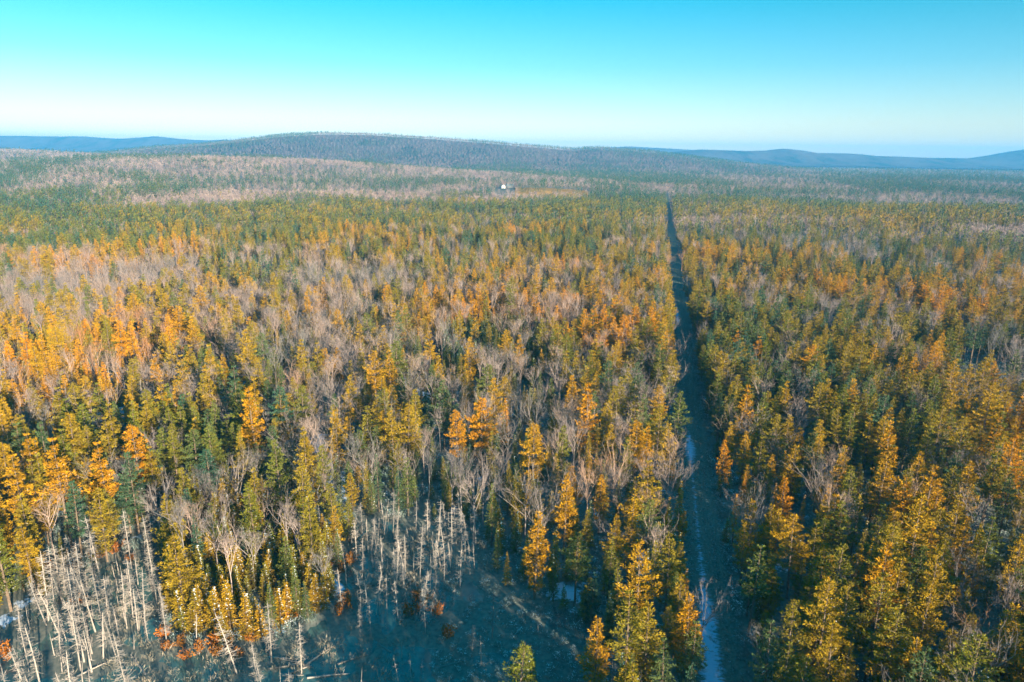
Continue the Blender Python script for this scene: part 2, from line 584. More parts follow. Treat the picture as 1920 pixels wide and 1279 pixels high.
def pine_shape(H, R, base, gap=0.25, flat=0.0):
    tr, cr, sn = MB(), MB(), MB()
    line = trunk_line(H, random.uniform(0.1, 0.5))
    tr.tube(line, [0.30 * (1 - 0.92 * i / 6) * H / 22 for i in range(7)], 6)
    z = base * H
    for k in range(6):       # dead stubs below the crown
        a = random.random() * 6.28
        p = at_height(line, random.uniform(0.45, 0.95) * base * H)
        tr.tube([p, p + np.array([math.cos(a), math.sin(a), -0.1]) * random.uniform(0.6, 1.8)], [0.04, 0.015], 3)
    bulge = random.uniform(0.15, 0.38)
    while z < H - 0.3:
        s = (z - base * H) / (H * (1 - base))
        prof = (min(1, 0.55 + s / bulge * 0.45) if s < bulge else ((1 - s) / (1 - bulge)) ** 0.9)
        nb = random.choice((4, 5, 5, 6))
        a0 = random.random() * 6.28
        for j in range(nb):
            if random.random() < gap:
                continue
            a = a0 + j * 6.283 / nb + random.uniform(-0.3, 0.3)
            L = max(0.5, R * prof * random.uniform(0.55, 1.2))
            el = math.radians(random.uniform(-6, 12) + 38 * s ** 1.6)
            d = np.array([math.cos(a) * math.cos(el), math.sin(a) * math.cos(el), math.sin(el)])
            p0 = at_height(line, z + random.uniform(-0.2, 0.2))
            p1 = p0 + d * L * 0.55
            p2 = p0 + d * L + VECZ * L * random.uniform(0.02, 0.14)
            tr.tube([p0, p1, p2], [0.055 * L / 4 + 0.02, 0.035, 0.012], 3)
            sh0 = random.uniform(0.75, 1.2)
            side = np.cross(d, VECZ)
            side /= np.linalg.norm(side) + 1e-9
            spots = []
            u = 0.28
            while u < 1.0:
                q = p0 + (p1 - p0) * min(1, u / 0.55) if u < 0.55 else p1 + (p2 - p1) * (u - 0.55) / 0.45
                for sg in (-1, 1):
                    ll = (0.42 * L * (1.05 - u) + 0.35) * random.uniform(0.6, 1.2)
                    dd = d * 0.75 + side * sg * 0.8 + VECZ * random.uniform(0.0, 0.2)
                    dd /= np.linalg.norm(dd)
                    w = 0.2
                    while w < ll:
                        spots.append((q + dd * w, dd))
                        w += 0.46
                spots.append((q, d))
                u += 0.60 / L + 0.03
            spots.append((p2, d))
            for q, dd in spots:
                if random.random() < 0.06:
                    continue
                sh = sh0 * random.uniform(0.75, 1.25)
                for m_ in range(5):
                    ru = np.array(random_unit())
                    cr.blade(q + ru * 0.13, dd * 1.0 + ru * 0.7 + VECZ * (0.28 - flat * 0.2), random.uniform(0.38, 0.68), random.uniform(0.11, 0.18), sh * random.uniform(0.85, 1.15))
            if math.cos(a - 0.35) > 0.2 and s < 0.85 and random.random() < 0.5:
                q, dd = random.choice(spots)
                sn.lump(q + VECZ * 0.10, random.uniform(0.07, 0.17), 0.05)
        z += random.uniform(0.75, 1.35)
    return tr, cr, sn


def cone_shape(H, R, base, droop, dense, snowy):
    tr, cr, sn = MB(), MB(), MB()
    line = trunk_line(H, random.uniform(0.03, 0.2))
    tr.tube(line, [0.16 * (1 - 0.93 * i / 6) * (H / 14) ** 0.8 for i in range(7)], 5)
    z = base * H + 0.2
    step = 0.30 * (H / 12) ** 0.4
    while z < H:
        s = (z - base * H) / (H * (1 - base))
        nb = 5 if s < 0.85 else 3
        a0 = random.random() * 6.28
        for j in range(nb):
            if random.random() > dense:
                continue
            a = a0 + j * 6.283 / nb + random.uniform(-0.35, 0.35)
            L = max(0.22, R * (1 - s) ** 0.85 * random.uniform(0.6, 1.15))
            el = math.radians(-droop * (1 - s) + 30 * s + random.uniform(-8, 8))
            d = np.array([math.cos(a) * math.cos(el), math.sin(a) * math.cos(el), math.sin(el)])
            p0 = at_height(line, z)
            p2 = p0 + d * L
            if L > 0.8:
                tr.tube([p0, p2], [0.03, 0.01], 3)
            side = np.cross(d, VECZ)
            side /= np.linalg.norm(side) + 1e-9
            sh0 = random.uniform(0.75, 1.2)
            w = 0.25 * L
            while w <= L + 0.05:
                q = p0 + d * w
                for m_ in range(3):
                    ru = np.array(random_unit())
                    sd = side * (m_ - 1) * 0.8
                    cr.blade(q, d * 0.8 + sd + ru * 0.4 + VECZ * random.uniform(-0.25, 0.25), random.uniform(0.30, 0.52), random.uniform(0.10, 0.18), sh0 * random.uniform(0.75, 1.25))
                w += 0.33
            if snowy and math.cos(a - 0.35) > 0.0 and random.random() < snowy:
                q = p0 + d * L * random.uniform(0.5, 0.95)
                sn.lump(q + VECZ * 0.10, random.uniform(0.08, 0.21), random.uniform(0.04, 0.08))
        z += step * random.uniform(0.8, 1.2)
    return tr, cr, sn


def bare_shape(H, spread, n1=7, low=0.4, top=0.62):
    tr, cr = MB(), MB()
    line = trunk_line(H * top, random.uniform(0.1, 0.6))
    r0 = 0.20 * H / 16
    tr.tube(line, [r0 * (1 - top * i / 6) for i in range(7)], 5, 1.2)

    def grow_branch(p, d, L, r, level):
        n = (0, 4, 3, 2)[level]
        pts = [p]
        dd = d.copy()
        for i in range(n):
            dd = dd + np.array(random_unit()) * 0.16 + VECZ * 0.07
            dd /= np.linalg.norm(dd)
            pts.append(pts[-1] + dd * L / n)
        (tr if level == 1 and False else cr).tube(pts, [r * (1 - 0.6 * i / n) for i in range(n + 1)], 3, random.uniform(0.85, 1.15))
        pts = np.array(pts)
        kids = (0, 5, 4, 3)[level]
        for k in range(kids):
            s = random.uniform(0.25, 1.0) if k else 1.0
            x = s * n
            i = min(n - 1, int(x))
            q = pts[i] + (pts[i + 1] - pts[i]) * (x - i)
            dr = (pts[i + 1] - pts[i])
            dr /= np.linalg.norm(dr)
            nd = dr + np.array(random_unit()) * (0.75 if level < 3 else 0.9) + VECZ * 0.18
            nd /= np.linalg.norm(nd)
            if level == 3:
                cr.blade(q, nd, H * random.uniform(0.045, 0.085), 0.032, random.uniform(0.8, 1.2))
            else:
                grow_branch(q, nd, L * random.uniform(0.36, 0.52), max(0.02, r * 0.48), level + 1)

    for k in range(n1):
        z = H * (low + (top - low) * (k + 0.5) / n1) if k < n1 - 1 else H * (top - 0.01)
        a = k * 2.4 + random.uniform(-0.5, 0.5)
        tilt = spread * random.uniform(0.7, 1.2) * (1 if k < n1 - 1 else 0.3)
        d = np.array([math.cos(a) * math.sin(tilt), math.sin(a) * math.sin(tilt), math.cos(tilt)])
        grow_branch(at_height(line, z), d, (H * 1.04 - z) * random.uniform(0.65, 1.0) * (1.0 / max(0.75, math.cos(tilt * 0.8))), r0 * 0.46, 1)
    return tr, cr


def snag_shape(H, branchy, lean=0.0):
    tr, cr = MB(), MB()
    line = trunk_line(H, random.uniform(0.05, 0.4), 6)
    line[:, 0] += lean * line[:, 2]
    r = random.uniform(0.10, 0.16)
    top = random.uniform(0.15, 0.5)
    tr.tube(line, [r * (1 - (1 - top) * i / 5) for i in range(6)], 5, cap=True)
    tip = line[-1]
    for k in range(2):          # splintered top
        tr.tube([tip - VECZ * 0.1, tip + np.array([random.uniform(-.1, .1), random.uniform(-.1, .1), random.uniform(0.3, 0.8)])], [r * top * 0.6, 0.01], 3)
    for k in range(branchy):
        z = H * random.uniform(0.25, 0.98)
        a = random.random() * 6.28
        L = random.uniform(0.5, 1.9) * (1.15 - 0.7 * z / H) * H / 11
        el = random.uniform(-0.4, 0.35)
        d = np.array([math.cos(a) * math.cos(el), math.sin(a) * math.cos(el), math.sin(el)])
        p = at_height(line, z) if lean == 0 else np.array([np.interp(z, line[:, 2], line[:, 0]), np.interp(z, line[:, 2], line[:, 1]), z])
        q = p + d * L * 0.6 - VECZ * 0.05 * L
        e = q + d * L * 0.4 + VECZ * random.uniform(-0.1, 0.3) * L
        cr.tube([p, q, e], [0.040, 0.028, 0.012], 3, random.uniform(0.85, 1.15))
        for _ in range(2):
            cr.blade(q, d * 0.5 + np.array(random_unit()), L * random.uniform(0.25, 0.5), 0.04, 1.0)
    return tr, cr


def shrub_shape(H, R, leafy):
    tr, cr = MB(), MB()
    for k in range(14):
        a = random.random() * 6.28
        t = random.uniform(0.1, 0.9)
        e = np.array([R * t * math.cos(a), R * t * math.sin(a), H * random.uniform(0.6, 1.0) * (1.1 - 0.4 * t)])
        p0 = np.array([0.2 * math.cos(a), 0.2 * math.sin(a), -0.1])
        mid = (p0 + e) * 0.5 + VECZ * 0.1
        tr.tube([p0, mid, e], [0.035, 0.022, 0.01], 3)
        for _ in range(leafy):
            s = random.uniform(0.3, 1.0)
            q = p0 + (e - p0) * s + np.array(random_unit()) * 0.25
            cr.blade(q, np.array(random_unit()) + VECZ * 0.5, random.uniform(0.18, 0.40), random.uniform(0.10, 0.20), random.uniform(0.7, 1.3))
    return tr, cr


def brush_shape(H, R, n):
    b = MB()
    for k in range(n):
        a = random.random() * 6.28
        t = math.sqrt(random.random())
        p = np.array([R * t * math.cos(a), R * t * math.sin(a), random.uniform(-0.1, 0.4) * H])
        d = np.array(random_unit()) * 0.7 + VECZ * 0.9
        b.blade(p, d, H * random.uniform(0.35, 0.8), random.uniform(0.05, 0.14), random.uniform(0.7, 1.3))
    return b


def far_pine(H, R):
    tr, cr = MB(), MB()
    tr.tube([(0, 0, -1), (0, 0, H)], [0.3, 0.05], 3)
    for k in range(95):
        s = random.random() ** 0.8
        z = H * (0.28 + 0.72 * s)
        prof = min(1, 0.55 + s) if s < 0.4 else ((1 - s) / 0.6) ** 0.7
        a = random.random() * 6.28
        r = R * prof * random.uniform(0.25, 0.85)
        p = np.array([r * math.cos(a), r * math.sin(a), z])
        cr.blade(p, np.array([math.cos(a), math.sin(a), 0.5]) + np.array(random_unit()) * 0.6, random.uniform(1.0, 2.1), random.uniform(0.45, 0.9), random.uniform(0.5, 1.1))
    return tr, cr


def far_bare(H, R):
    tr, cr = MB(), MB()
    tr.tube([(0, 0, -1), (0, 0, H * 0.7)], [0.22, 0.1], 3)
    for k in range(75):
        a = random.random() * 6.28
        s = random.random()
        z = H * (0.35 + 0.5 * s)
        r = R * math.sqrt(random.random()) * (0.4 + 0.6 * math.sin(math.pi * min(1, 0.25 + s * 0.7)))
        cr.blade((r * math.cos(a), r * math.sin(a), z), np.array([math.cos(a) * 0.4, math.sin(a) * 0.4, 1.0]) + np.array(random_unit()) * 0.4, random.uniform(1.8, 3.8), random.uniform(0.16, 0.34), random.uniform(0.8, 1.2))
    return tr, cr


SHAPES = {}      # kind -> list of (height, [(part name, mesh), ...])


def keep(kind, H, parts):
    SHAPES.setdefault(kind, []).append((H, [(n, mb.mesh(kind + '_' + n, MAT[mt])) for n, mb, mt in parts if mb.n]))


for H, R, base, gap, flat in ((23, 4.1, 0.30, 0.20, 0), (22, 3.3, 0.22, 0.15, 0), (24, 4.6, 0.38, 0.30, 0.5), (21, 3.1, 0.16, 0.14, 0), (23, 3.8, 0.46, 0.24, 0.3), (20, 4.0, 0.18, 0.18, 0), (22, 3.6, 0.28, 0.28, 0.2), (19, 3.5, 0.12, 0.18, 0)):
    a, b_, c = pine_shape(H, R, base, gap, flat)
    keep('white_pine', H, [('trunk', a, 'bark'), ('crown', b_, 'pine'), ('snow', c, 'snow')])
for H, R, base, droop, dense, sn in ((16, 2.1, 0.14, 18, 0.9, 0.05), (15, 1.7, 0.10, 12, 0.92, 0.10), (17, 2.4, 0.22, 22, 0.8, 0.04), (14, 1.9, 0.07, 15, 0.95, 0.15)):
    a, b_, c = cone_shape(H, R, base, droop, dense, sn)
    keep('spruce', H, [('trunk', a, 'bark'), ('crown', b_, 'pine'), ('snow', c, 'snow')])
for H, R, base, droop, dense, sn in ((8, 1.7, 0.04, 8, 0.97, 0.42), (7, 1.5, 0.03, 5, 0.97, 0.55), (9, 1.9, 0.05, 10, 0.95, 0.30), (6.5, 1.7, 0.02, 6, 0.98, 0.22)):
    a, b_, c = cone_shape(H, R, base, droop, dense, sn)
    keep('young_fir', H, [('trunk', a, 'bark'), ('crown', b_, 'pine'), ('snow', c, 'snow')])
for H, sp, n1, low, top in ((16, 0.60, 7, 0.35, 0.62), (17, 0.48, 9, 0.40, 0.85), (15, 0.75, 9, 0.30, 0.7), (17, 0.36, 9, 0.45, 0.88), (14, 0.5, 8, 0.25, 0.55), (18, 0.32, 8, 0.5, 0.9), (16, 0.42, 10, 0.35, 0.9), (15, 0.55, 9, 0.4, 0.8)):
    a, b_ = bare_shape(H, sp, n1, low, top)
    keep('bare_tree', H, [('trunk', a, 'grey_bark'), ('crown', b_, 'grey_bark')])
for H, br, lean in ((11, 80, 0), (12, 100, 0.05), (9, 60, 0), (13, 110, 0), (7, 5, 0.04), (8, 16, -0.12), (10, 70, 0.1), (4.5, 2, 0)):
    a, b_ = snag_shape(H, br, lean)
    keep('dead_tree', H, [('trunk', a, 'dead'), ('crown', b_, 'dead')])
for H, R, lf in ((1.8, 1.5, 22), (2.4, 1.7, 26), (1.4, 1.3, 20)):
    a, b_ = shrub_shape(H, R, lf)
    keep('shrub', H, [('stems', a, 'dead'), ('foliage', b_, 'shrub')])
for k in range(4):
    sb_ = MB()
    for j in range((4, 14, 26, 9)[k]):
        a_, t_ = random.random() * 6.28, math.sqrt(random.random()) * 1.5
        sb_.lump((t_ * math.cos(a_), t_ * math.sin(a_), random.uniform(0.3, 1.5)), random.uniform(0.06, 0.17), 0.05)
    keep('brush', 2.0, [('twigs', brush_shape(2.0, 1.6, 90), 'brush'), ('snow', sb_, 'snow')])
for k in range(3):
    keep('stubble', 1.0, [('stems', brush_shape(1.5, 1.1, 26), 'reed')])
for H, R in ((22, 4.0), (21, 3.2), (23, 4.6)):
    a, b_ = far_pine(H, R)
    keep('far_pine', H, [('trunk', a, 'bark'), ('crown', b_, 'pine')])
for H, R in ((16, 3.4), (17, 2.8), (15, 3.8)):
    a, b_ = far_bare(H, R)
    keep('far_bare', H, [('trunk', a, 'far_bark'), ('crown', b_, 'far_bark')])

# ------------------------------------------------------------------ where the trees stand
KINDS = ['white_pine', 'spruce', 'young_fir', 'bare_tree', 'dead_tree']
#                 pine  spruce fir   bare  dead  gap
MIX = {
    'BASE':      (0.36, 0.25, 0.12, 0.10, 0.01, 0.16),
    'HWPATCH':   (0.24, 0.15, 0.05, 0.36, 0.01, 0.19),
    'HWMID':     (0.33, 0.27, 0.10, 0.16, 0.01, 0.13),
    'HWLEG':     (0.22, 0.20, 0.08, 0.30, 0.02, 0.18),
    'HWCENT':    (0.16, 0.24, 0.22, 0.17, 0.03, 0.18),
    'DARKFIR':   (0.05, 0.35, 0.50, 0.08, 0.00, 0.02),
    'ORANGE':    (0.00, 0.02, 0.05, 0.08, 0.00, 0.85),
    'PINEBELT':  (0.66, 0.10, 0.03, 0.08, 0.00, 0.13),
    'PINEROAD':  (0.55, 0.15, 0.08, 0.20, 0.00, 0.02),
    'LEFTMIX':   (0.44, 0.20, 0.11, 0.09, 0.02, 0.14),
    'RIGHT':     (0.42, 0.11, 0.12, 0.11, 0.01, 0.27),
    'RHW':       (0.14, 0.03, 0.03, 0.78, 0.00, 0.02),
    'RRIDGE':    (0.03, 0.01, 0.01, 0.93, 0.00, 0.02),
    'POINT':     (0.10, 0.16, 0.62, 0.06, 0.02, 0.04),
    'TARN':      (0.00, 0.00, 0.00, 0.00, 0.03, 0.97),
    'FIELD':     (0.00, 0.00, 0.00, 0.01, 0.00, 0.99),
    'FAR':       (0.50, 0.04, 0.00, 0.42, 0.00, 0.04),
}


def jitter_grid(x0, x1, y0, y1, s, j=0.68):
    X, Y = np.meshgrid(np.arange(x0, x1, s), np.arange(y0, y1, s))
    X[1::2] += s / 2
    X = X + rng.uniform(-j, j, X.shape) * s
    Y = Y + rng.uniform(-j, j, Y.shape) * s
    return X.ravel(), Y.ravel()


def wedge(x, y, r0, r1, half=math.radians(43)):
    r = np.hypot(x, y)
    return (r >= r0) & (r < r1) & ((np.abs(np.arctan2(x, y)) < half) | ((np.abs(x) < 115) & (y > 20) & (r < 160)))


def pick_species(x, y):
    n = len(x)
    P = np.tile(np.array(MIX['BASE']), (n, 1))
    far = np.hypot(x, y) > 860
    P[far] = MIX['FAR']
    for k in ('PINEBELT', 'RIGHT', 'LEFTMIX', 'HWPATCH', 'HWMID', 'HWCENT', 'HWLEG', 'PINEROAD', 'DARKFIR', 'ORANGE', 'RHW', 'RRIDGE', 'POINT', 'TARN', 'FIELD'):
        P[inside(POLY[k], x, y)] = MIX[k]
    # stands: conifers gather in clumps
    c = fbm(x, y, 70) if not far.all() else fbm(x, y, 230)
    w = np.clip(1 + 4.5 * (c - 0.5), 0.15, 3)
    w2 = np.clip(1 + 4.5 * (fbm(x + 500, y, 45) - 0.5), 0.2, 3)
    P = P.copy()
    P[:, 0] *= w
    P[:, 1] *= w2
    P[:, 2] *= w2
    if far.any():
        rr = 0.6 * fbm(x, y * 0.45, 300) + 0.4 * fbm(x + 77, y * 0.6, 110)
        k = np.clip((rr - 0.50) * 12 + 0.6, 0.05, 3.2)
        # the bare slope to the west carries only a few dark clumps
        sl = np.exp(-(((x + 640) / 480) ** 2 + ((y - 1650) / 420) ** 2))
        k = k * (1 - 0.96 * smooth(0.35, 0.7, sl))
        vl = smooth(500, 1200, x) * smooth(900, 1500, y)
        k = k * (1 + 1.8 * vl)
        P[far, 0] = np.where(inside(POLY['PINEBELT'], x, y)[far], P[far, 0], 0.50 * k[far])
    P /= P.sum(1, keepdims=True)
    u = rng.random(n)
    return (u[:, None] > np.cumsum(P, 1)).sum(1)


pts = {k: [] for k in KINDS}     # rows: x y scale rot tint variant


def free(x, y, s):
    d = track_d(x, y)
    lim = np.where(s == 2, 4.2, np.where(s == 3, 4.7, 5.0))
    ok = (np.abs(d) > lim) | (y > 1450)
    sw = inside(POLY['SWAMP'], x, y) & ~inside(POLY['POINT'], x, y)
    ok &= ~sw
    ok &= np.hypot(x - HOUSE[0], y - HOUSE[1]) > 13
    ok &= ~inside([(-36, 1310), (2, 1310), (4, 1440), (-36, 1440)], x, y)
    ok &= ~(inside([(-36, 1180), (4, 1180), (4, 1320), (-36, 1320)], x, y) & (s != 3))
    ok &= ~(inside([(-5, 1150), (120, 1150), (140, 1290), (-5, 1290)], x, y) & (s != 3))
    for hx_, hy_, hs_ in HEROES_XY:
        ok &= np.hypot(x - hx_, y - hy_) > hs_
    return ok


# trees that stand out one by one: kind, x, y, scale, tint, variant
HEROES = [
    ('white_pine', 21, 175, 1.15, 0.92, 1), ('white_pine', 5, 118, 0.93, 0.82, 3), ('white_pine', 22, 101, 1.0, 0.75, 0), ('white_pine', -66, 166, 1.2, 0.85, 1),
    ('white_pine', -89, 223, 1.15, 0.62, 0), ('white_pine', 91, 155, 1.15, 0.85, 3), ('white_pine', 88, 132, 1.05, 0.80, 1), ('white_pine', 62, 142, 0.75, 1.0, 5),
    ('white_pine', 54, 128, 0.8, 0.68, 5), ('white_pine', -101, 129, 1.05, 0.80, 4), ('white_pine', -96, 134, 1.1, 0.85, 4), ('white_pine', -89, 138, 1.0, 0.9, 4),
    ('white_pine', -103, 124, 0.95, 0.75, 4), ('white_pine', -114, 222, 1.1, 0.60, 5), ('white_pine', 102, 197, 1.0, 0.80, 3), ('white_pine', 73, 314, 1.1, 0.7, 1),
    ('white_pine', 52, 100, 0.9, 0.72, 5), ('white_pine', 62, 100, 1.1, 0.85, 1), ('white_pine', 29, 96, 0.85, 0.85, 3), ('white_pine', 14, 92, 0.8, 0.8, 5),
    ('white_pine', 93, 253, 0.8, 0.95, 3), ('white_pine', 90, 266, 0.75, 0.95, 3), ('white_pine', 108, 238, 0.85, 0.9, 5), ('white_pine', 116, 148, 1.0, 0.95, 0),
    ('spruce', 66, 112, 1.1, 0.8, 2), ('white_pine', -88, 150, 0.95, 0.95, 2), ('white_pine', 67, 185, 1.0, 0.85, 1), ('white_pine', 134, 183, 1.05, 0.7, 0),
    ('spruce', 25, 128, 1.15, 0.75, 0), ('white_pine', 21, 124, 0.75, 0.7, 5), ('bare_tree', 7, 134, 0.75, 0.35, 0), ('bare_tree', -8, 139, 0.95, 0.45, 1),
    ('spruce', 4, 93, 0.6, 0.85, 1), ('white_pine', -8, 172, 0.95, 0.95, 2), ('white_pine', -14, 168, 0.85, 0.92, 2), ('spruce', -2, 190, 1.1, 0.95, 3),
    ('bare_tree', 107, 128, 1.1, 0.55, 2), ('bare_tree', 34, 104, 0.7, 0.45, 0), ('spruce', 33, 112, 0.75, 0.95, 1), ('spruce', 30, 99, 0.8, 0.9, 0),
    ('white_pine', -108, 118, 0.9, 0.65, 1), ('white_pine', 84, 143, 0.9, 0.75, 0), ('white_pine', 76, 116, 1.05, 0.7, 0), ('white_pine', 44, 102, 0.5, 0.65, 5),
    ('bare_tree', -66, 142, 0.55, 0.5, 2), ('bare_tree', -61, 146, 0.45, 0.5, 0),
]
HEROES_XY = [(h[1], h[2], 3.4 if h[0] == 'white_pine' else 2.4) for h in HEROES]


def tint_for(kind, x, y):
    n = len(x)
    warm = fbm(x - 300, y + 100, 60)
    u = rng.random(n)
    if kind == 'white_pine':
        r = np.hypot(x, y)
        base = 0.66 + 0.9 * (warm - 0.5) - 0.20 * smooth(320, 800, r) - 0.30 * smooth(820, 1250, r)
        return np.clip(base + 0.34 * (u - 0.5) - 0.34 * (rng.random(n) < 0.28), 0.02, 1)
    if kind == 'spruce':
        base = 0.52 + 1.2 * (warm - 0.5) - 0.38 * inside(POLY['DARKFIR'], x, y)
        return np.clip(base + 0.55 * (u - 0.5), 0.02, 1)
    if kind == 'young_fir':
        base = 0.42 + 0.9 * (warm - 0.5) - 0.22 * inside(POLY['DARKFIR'], x, y) + 0.28 * inside(POLY['POINT'], x, y)
        return np.clip(base + 0.4 * (u - 0.5), 0.02, 1)
    if kind == 'bare_tree':
        return np.clip(0.52 + 0.5 * (u - 0.5) + 0.7 * (warm - 0.5) + 0.22 * (rng.random(n) < 0.1), 0.05, 1)
    return u


def rows(kind, x, y, s):
    n = len(x)
    nv = len(SHAPES[kind])
    rot = rng.uniform(0, 6.283, n)
    if kind in ('spruce', 'young_fir', 'white_pine'):
        rot = rng.uniform(-0.5, 0.5, n)          # the snow stays on the lee side
    return np.stack([x, y, s, rot, tint_for(kind, x, y), rng.integers(0, nv, n)], 1)


def scatter(x, y, mul=1.0):
    sp = pick_species(x, y)
    ok = free(x, y, sp)
    for i, k in enumerate(KINDS):
        mk = (sp == i) & ok
        xs, ys = x[mk], y[mk]
        n = len(xs)
        lo, hi = {'white_pine': (0.42, 1.1), 'spruce': (0.42, 1.05), 'young_fir': (0.45, 1.2), 'bare_tree': (0.6, 1.08), 'dead_tree': (0.6, 1.1)}[k]
        s = (lo + (hi - lo) * np.sqrt(rng.random(n))) * mul
        pts[k].append(rows(k, xs, ys, s))


x, y = jitter_grid(-420, 420, 20, 470, 3.9)
k = wedge(x, y, 20, 450)
scatter(x[k], y[k], 0.86)
x, y = jitter_grid(-900, 900, 250, 1300, 6.0)
k = wedge(x, y, 450, 1250)
scatter(x[k], y[k], 0.92)
# firs crowd the point in the swamp
x, y = jitter_grid(-85, -30, 100, 162, 2.5)
k = inside(POLY['POINT'], x, y)
x, y = x[k], y[k]
k = rng.random(len(x)) < 0.75
pts['young_fir'].append(rows('young_fir', x[k], y[k], rng.uniform(0.55, 1.25, k.sum())))
# dark little firs
x, y = jitter_grid(-45, 25, 245, 335, 3.0)
k = inside(POLY['DARKFIR'], x, y)
pts['young_fir'].append(rows('young_fir', x[k], y[k], rng.uniform(0.7, 1.3, k.sum())))
# dead trees in the swamp
x, y = jitter_grid(-126, 20, 78, 152, 2.35, 0.5)
k = inside(POLY['SWAMP'], x, y) & ~inside(POLY['POINT'], x, y)
x, y = x[k], y[k]
dens = np.clip(0.12 + 1.9 * (fbm(x, y, 16) - 0.36), 0.05, 0.8)
dens = np.where(inside(POLY['MARSH'], x, y), 0.06, dens)
dens = np.where((x > -60) & (x < -36) & (y < 104), dens * 0.35, dens)
k = rng.random(len(x)) < dens
pts['dead_tree'].append(rows('dead_tree', x[k], y[k], rng.uniform(0.55, 1.1, k.sum())))
for h in HEROES:
    pts[h[0]].append(np.array([[h[1], h[2], h[3], random.uniform(-0.4, 0.4), h[4], h[5]]]))
pts = {k: np.concatenate(v) for k, v in pts.items()}

# far woods
far_pts = {'far_pine': [], 'far_bare': []}
for r0, r1, s, mul in ((1250, 2200, 10.5, 1.0), (2200, 3300, 14.0, 1.05), (3300, 5600, 15.5, 1.05)):
    x, y = jitter_grid(-r1 * 0.72, r1 * 0.72, r0 * 0.7, r1, s)
    k = wedge(x, y, r0, r1)
    x, y = x[k], y[k]
    sp = pick_species(x, y)
    ok = free(x, y, sp) & (sp != 5)
    ok &= ~((hill_z(x, y) < ground_z(x, y) - 2) & (np.hypot(x, y) > 4700))
    ok &= ~(y > 4620)
    if r0 > 3000:
        ok &= (hill_z(x, y) > 3) | (rng.random(len(x)) < 0.55)
    for nm, kk in (('far_pine', sp <= 1), ('far_bare', sp == 3)):
        q = kk & ok
        tk = 'white_pine' if nm == 'far_pine' else 'bare_tree'
        tt = tint_for(tk, x[q], y[q])
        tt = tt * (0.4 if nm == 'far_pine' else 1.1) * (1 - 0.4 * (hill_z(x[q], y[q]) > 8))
        far_pts[nm].append(np.stack([x[q], y[q], rng.uniform(0.6, 1.05, q.sum()) * mul, rng.uniform(0, 6.28, q.sum()), tt, rng.integers(0, 3, q.sum())], 1))
for cx, cy_, ax, ay, n in ((-735, 1690, 62, 16, 60), (-625, 1700, 22, 9, 14), (-540, 1560, 34, 12, 20), (-860, 1430, 70, 22, 40), (-760, 1390, 60, 18, 34), (-1010, 1500, 60, 20, 30), (-480, 1380, 40, 14, 22), (-690, 1300, 60, 14, 30)):
    a_, r_ = rng.uniform(0, 6.28, n), np.sqrt(rng.random(n))
    far_pts['far_pine'].append(np.stack([cx + ax * r_ * np.cos(a_), cy_ + ay * r_ * np.sin(a_), rng.uniform(0.6, 0.95, n), rng.uniform(0, 6.28, n), rng.uniform(0.02, 0.22, n), rng.integers(0, 3, n)], 1))
far_pts = {k: np.concatenate(v) for k, v in far_pts.items()}


# ------------------------------------------------------------------ individual trees
def in_view(p, margin=0.0):
    X = p[:, :2]
    z = land_z(X[:, 0], X[:, 1])
    v = np.stack([X[:, 0], X[:, 1], z + 7 - CAM_H], 1)
    dz = v @ np.array(_fw)
    u = v @ np.array(_r2) / dz
    w = v @ np.array(_u2) / dz
    return (dz > 0) & (np.abs(u) < 0.735) & (w > -0.485), dz


def place_words(kind, x, y):
    d = abs(float(track_d(x, y)))
    inpoly = lambda k: bool(inside(POLY[k], np.array([x]), np.array([y]))[0])
    close = lambda poly, r: min(math.hypot(x - p[0], y - p[1]) for p in poly) < r
    if d < 9:
        return 'beside the snowy track'
    if inpoly('POINT'):
        return 'on the fir-covered point'
    if inpoly('MARSH'):
        return 'in the open marsh'
    if inpoly('SWAMP'):
        return 'in the dark swamp'
    if close(POLY['SWAMP'], 13):
        return 'at the swamp edge'
    if close(SNOW_SPOTS, 9):
        return 'by a snow patch'
    if inpoly('DARKFIR'):
        return 'in the dark fir thicket'
    if inpoly('TARN') or close(POLY['TARN'], 16):
        return 'by the forest pond'
    if close(POLY['ORANGE'], 14):
        return 'by the rusty clearing'
    if d < 22:
        return 'a few trees off the track'
    n = {k: int((np.hypot(pts[k][:, 0] - x, pts[k][:, 1] - y) < 14).sum()) for k in KINDS}
    tot = sum(n.values())
    if n['bare_tree'] > 0.5 * tot:
        return 'among bare hardwoods'
    if n['white_pine'] > 0.45 * tot:
        return 'in a pine stand'
    if n['young_fir'] + n['spruce'] > 0.5 * tot:
        return 'among firs and spruces'
    return 'in mixed woods'


ALL_XY = np.concatenate([pts[k][:, :2] for k in KINDS])
ALL_TINT = np.concatenate([pts[k][:, 4] for k in KINDS])
ALL_KIND = np.concatenate([np.full(len(pts[k]), i) for i, k in enumerate(KINDS)])
SHORT = {'white_pine': 'pine', 'spruce': 'spruce', 'young_fir': 'fir', 'bare_tree': 'leafless tree', 'dead_tree': 'dead tree'}


def neighbour_words(x, y):
    d = np.hypot(ALL_XY[:, 0] - x, ALL_XY[:, 1] - y)
    d[d < 0.05] = 1e9
    i = int(np.argmin(d))
    k = KINDS[int(ALL_KIND[i])]
    return f"next to {colour_word(k, ALL_TINT[i])} {SHORT[k]}"


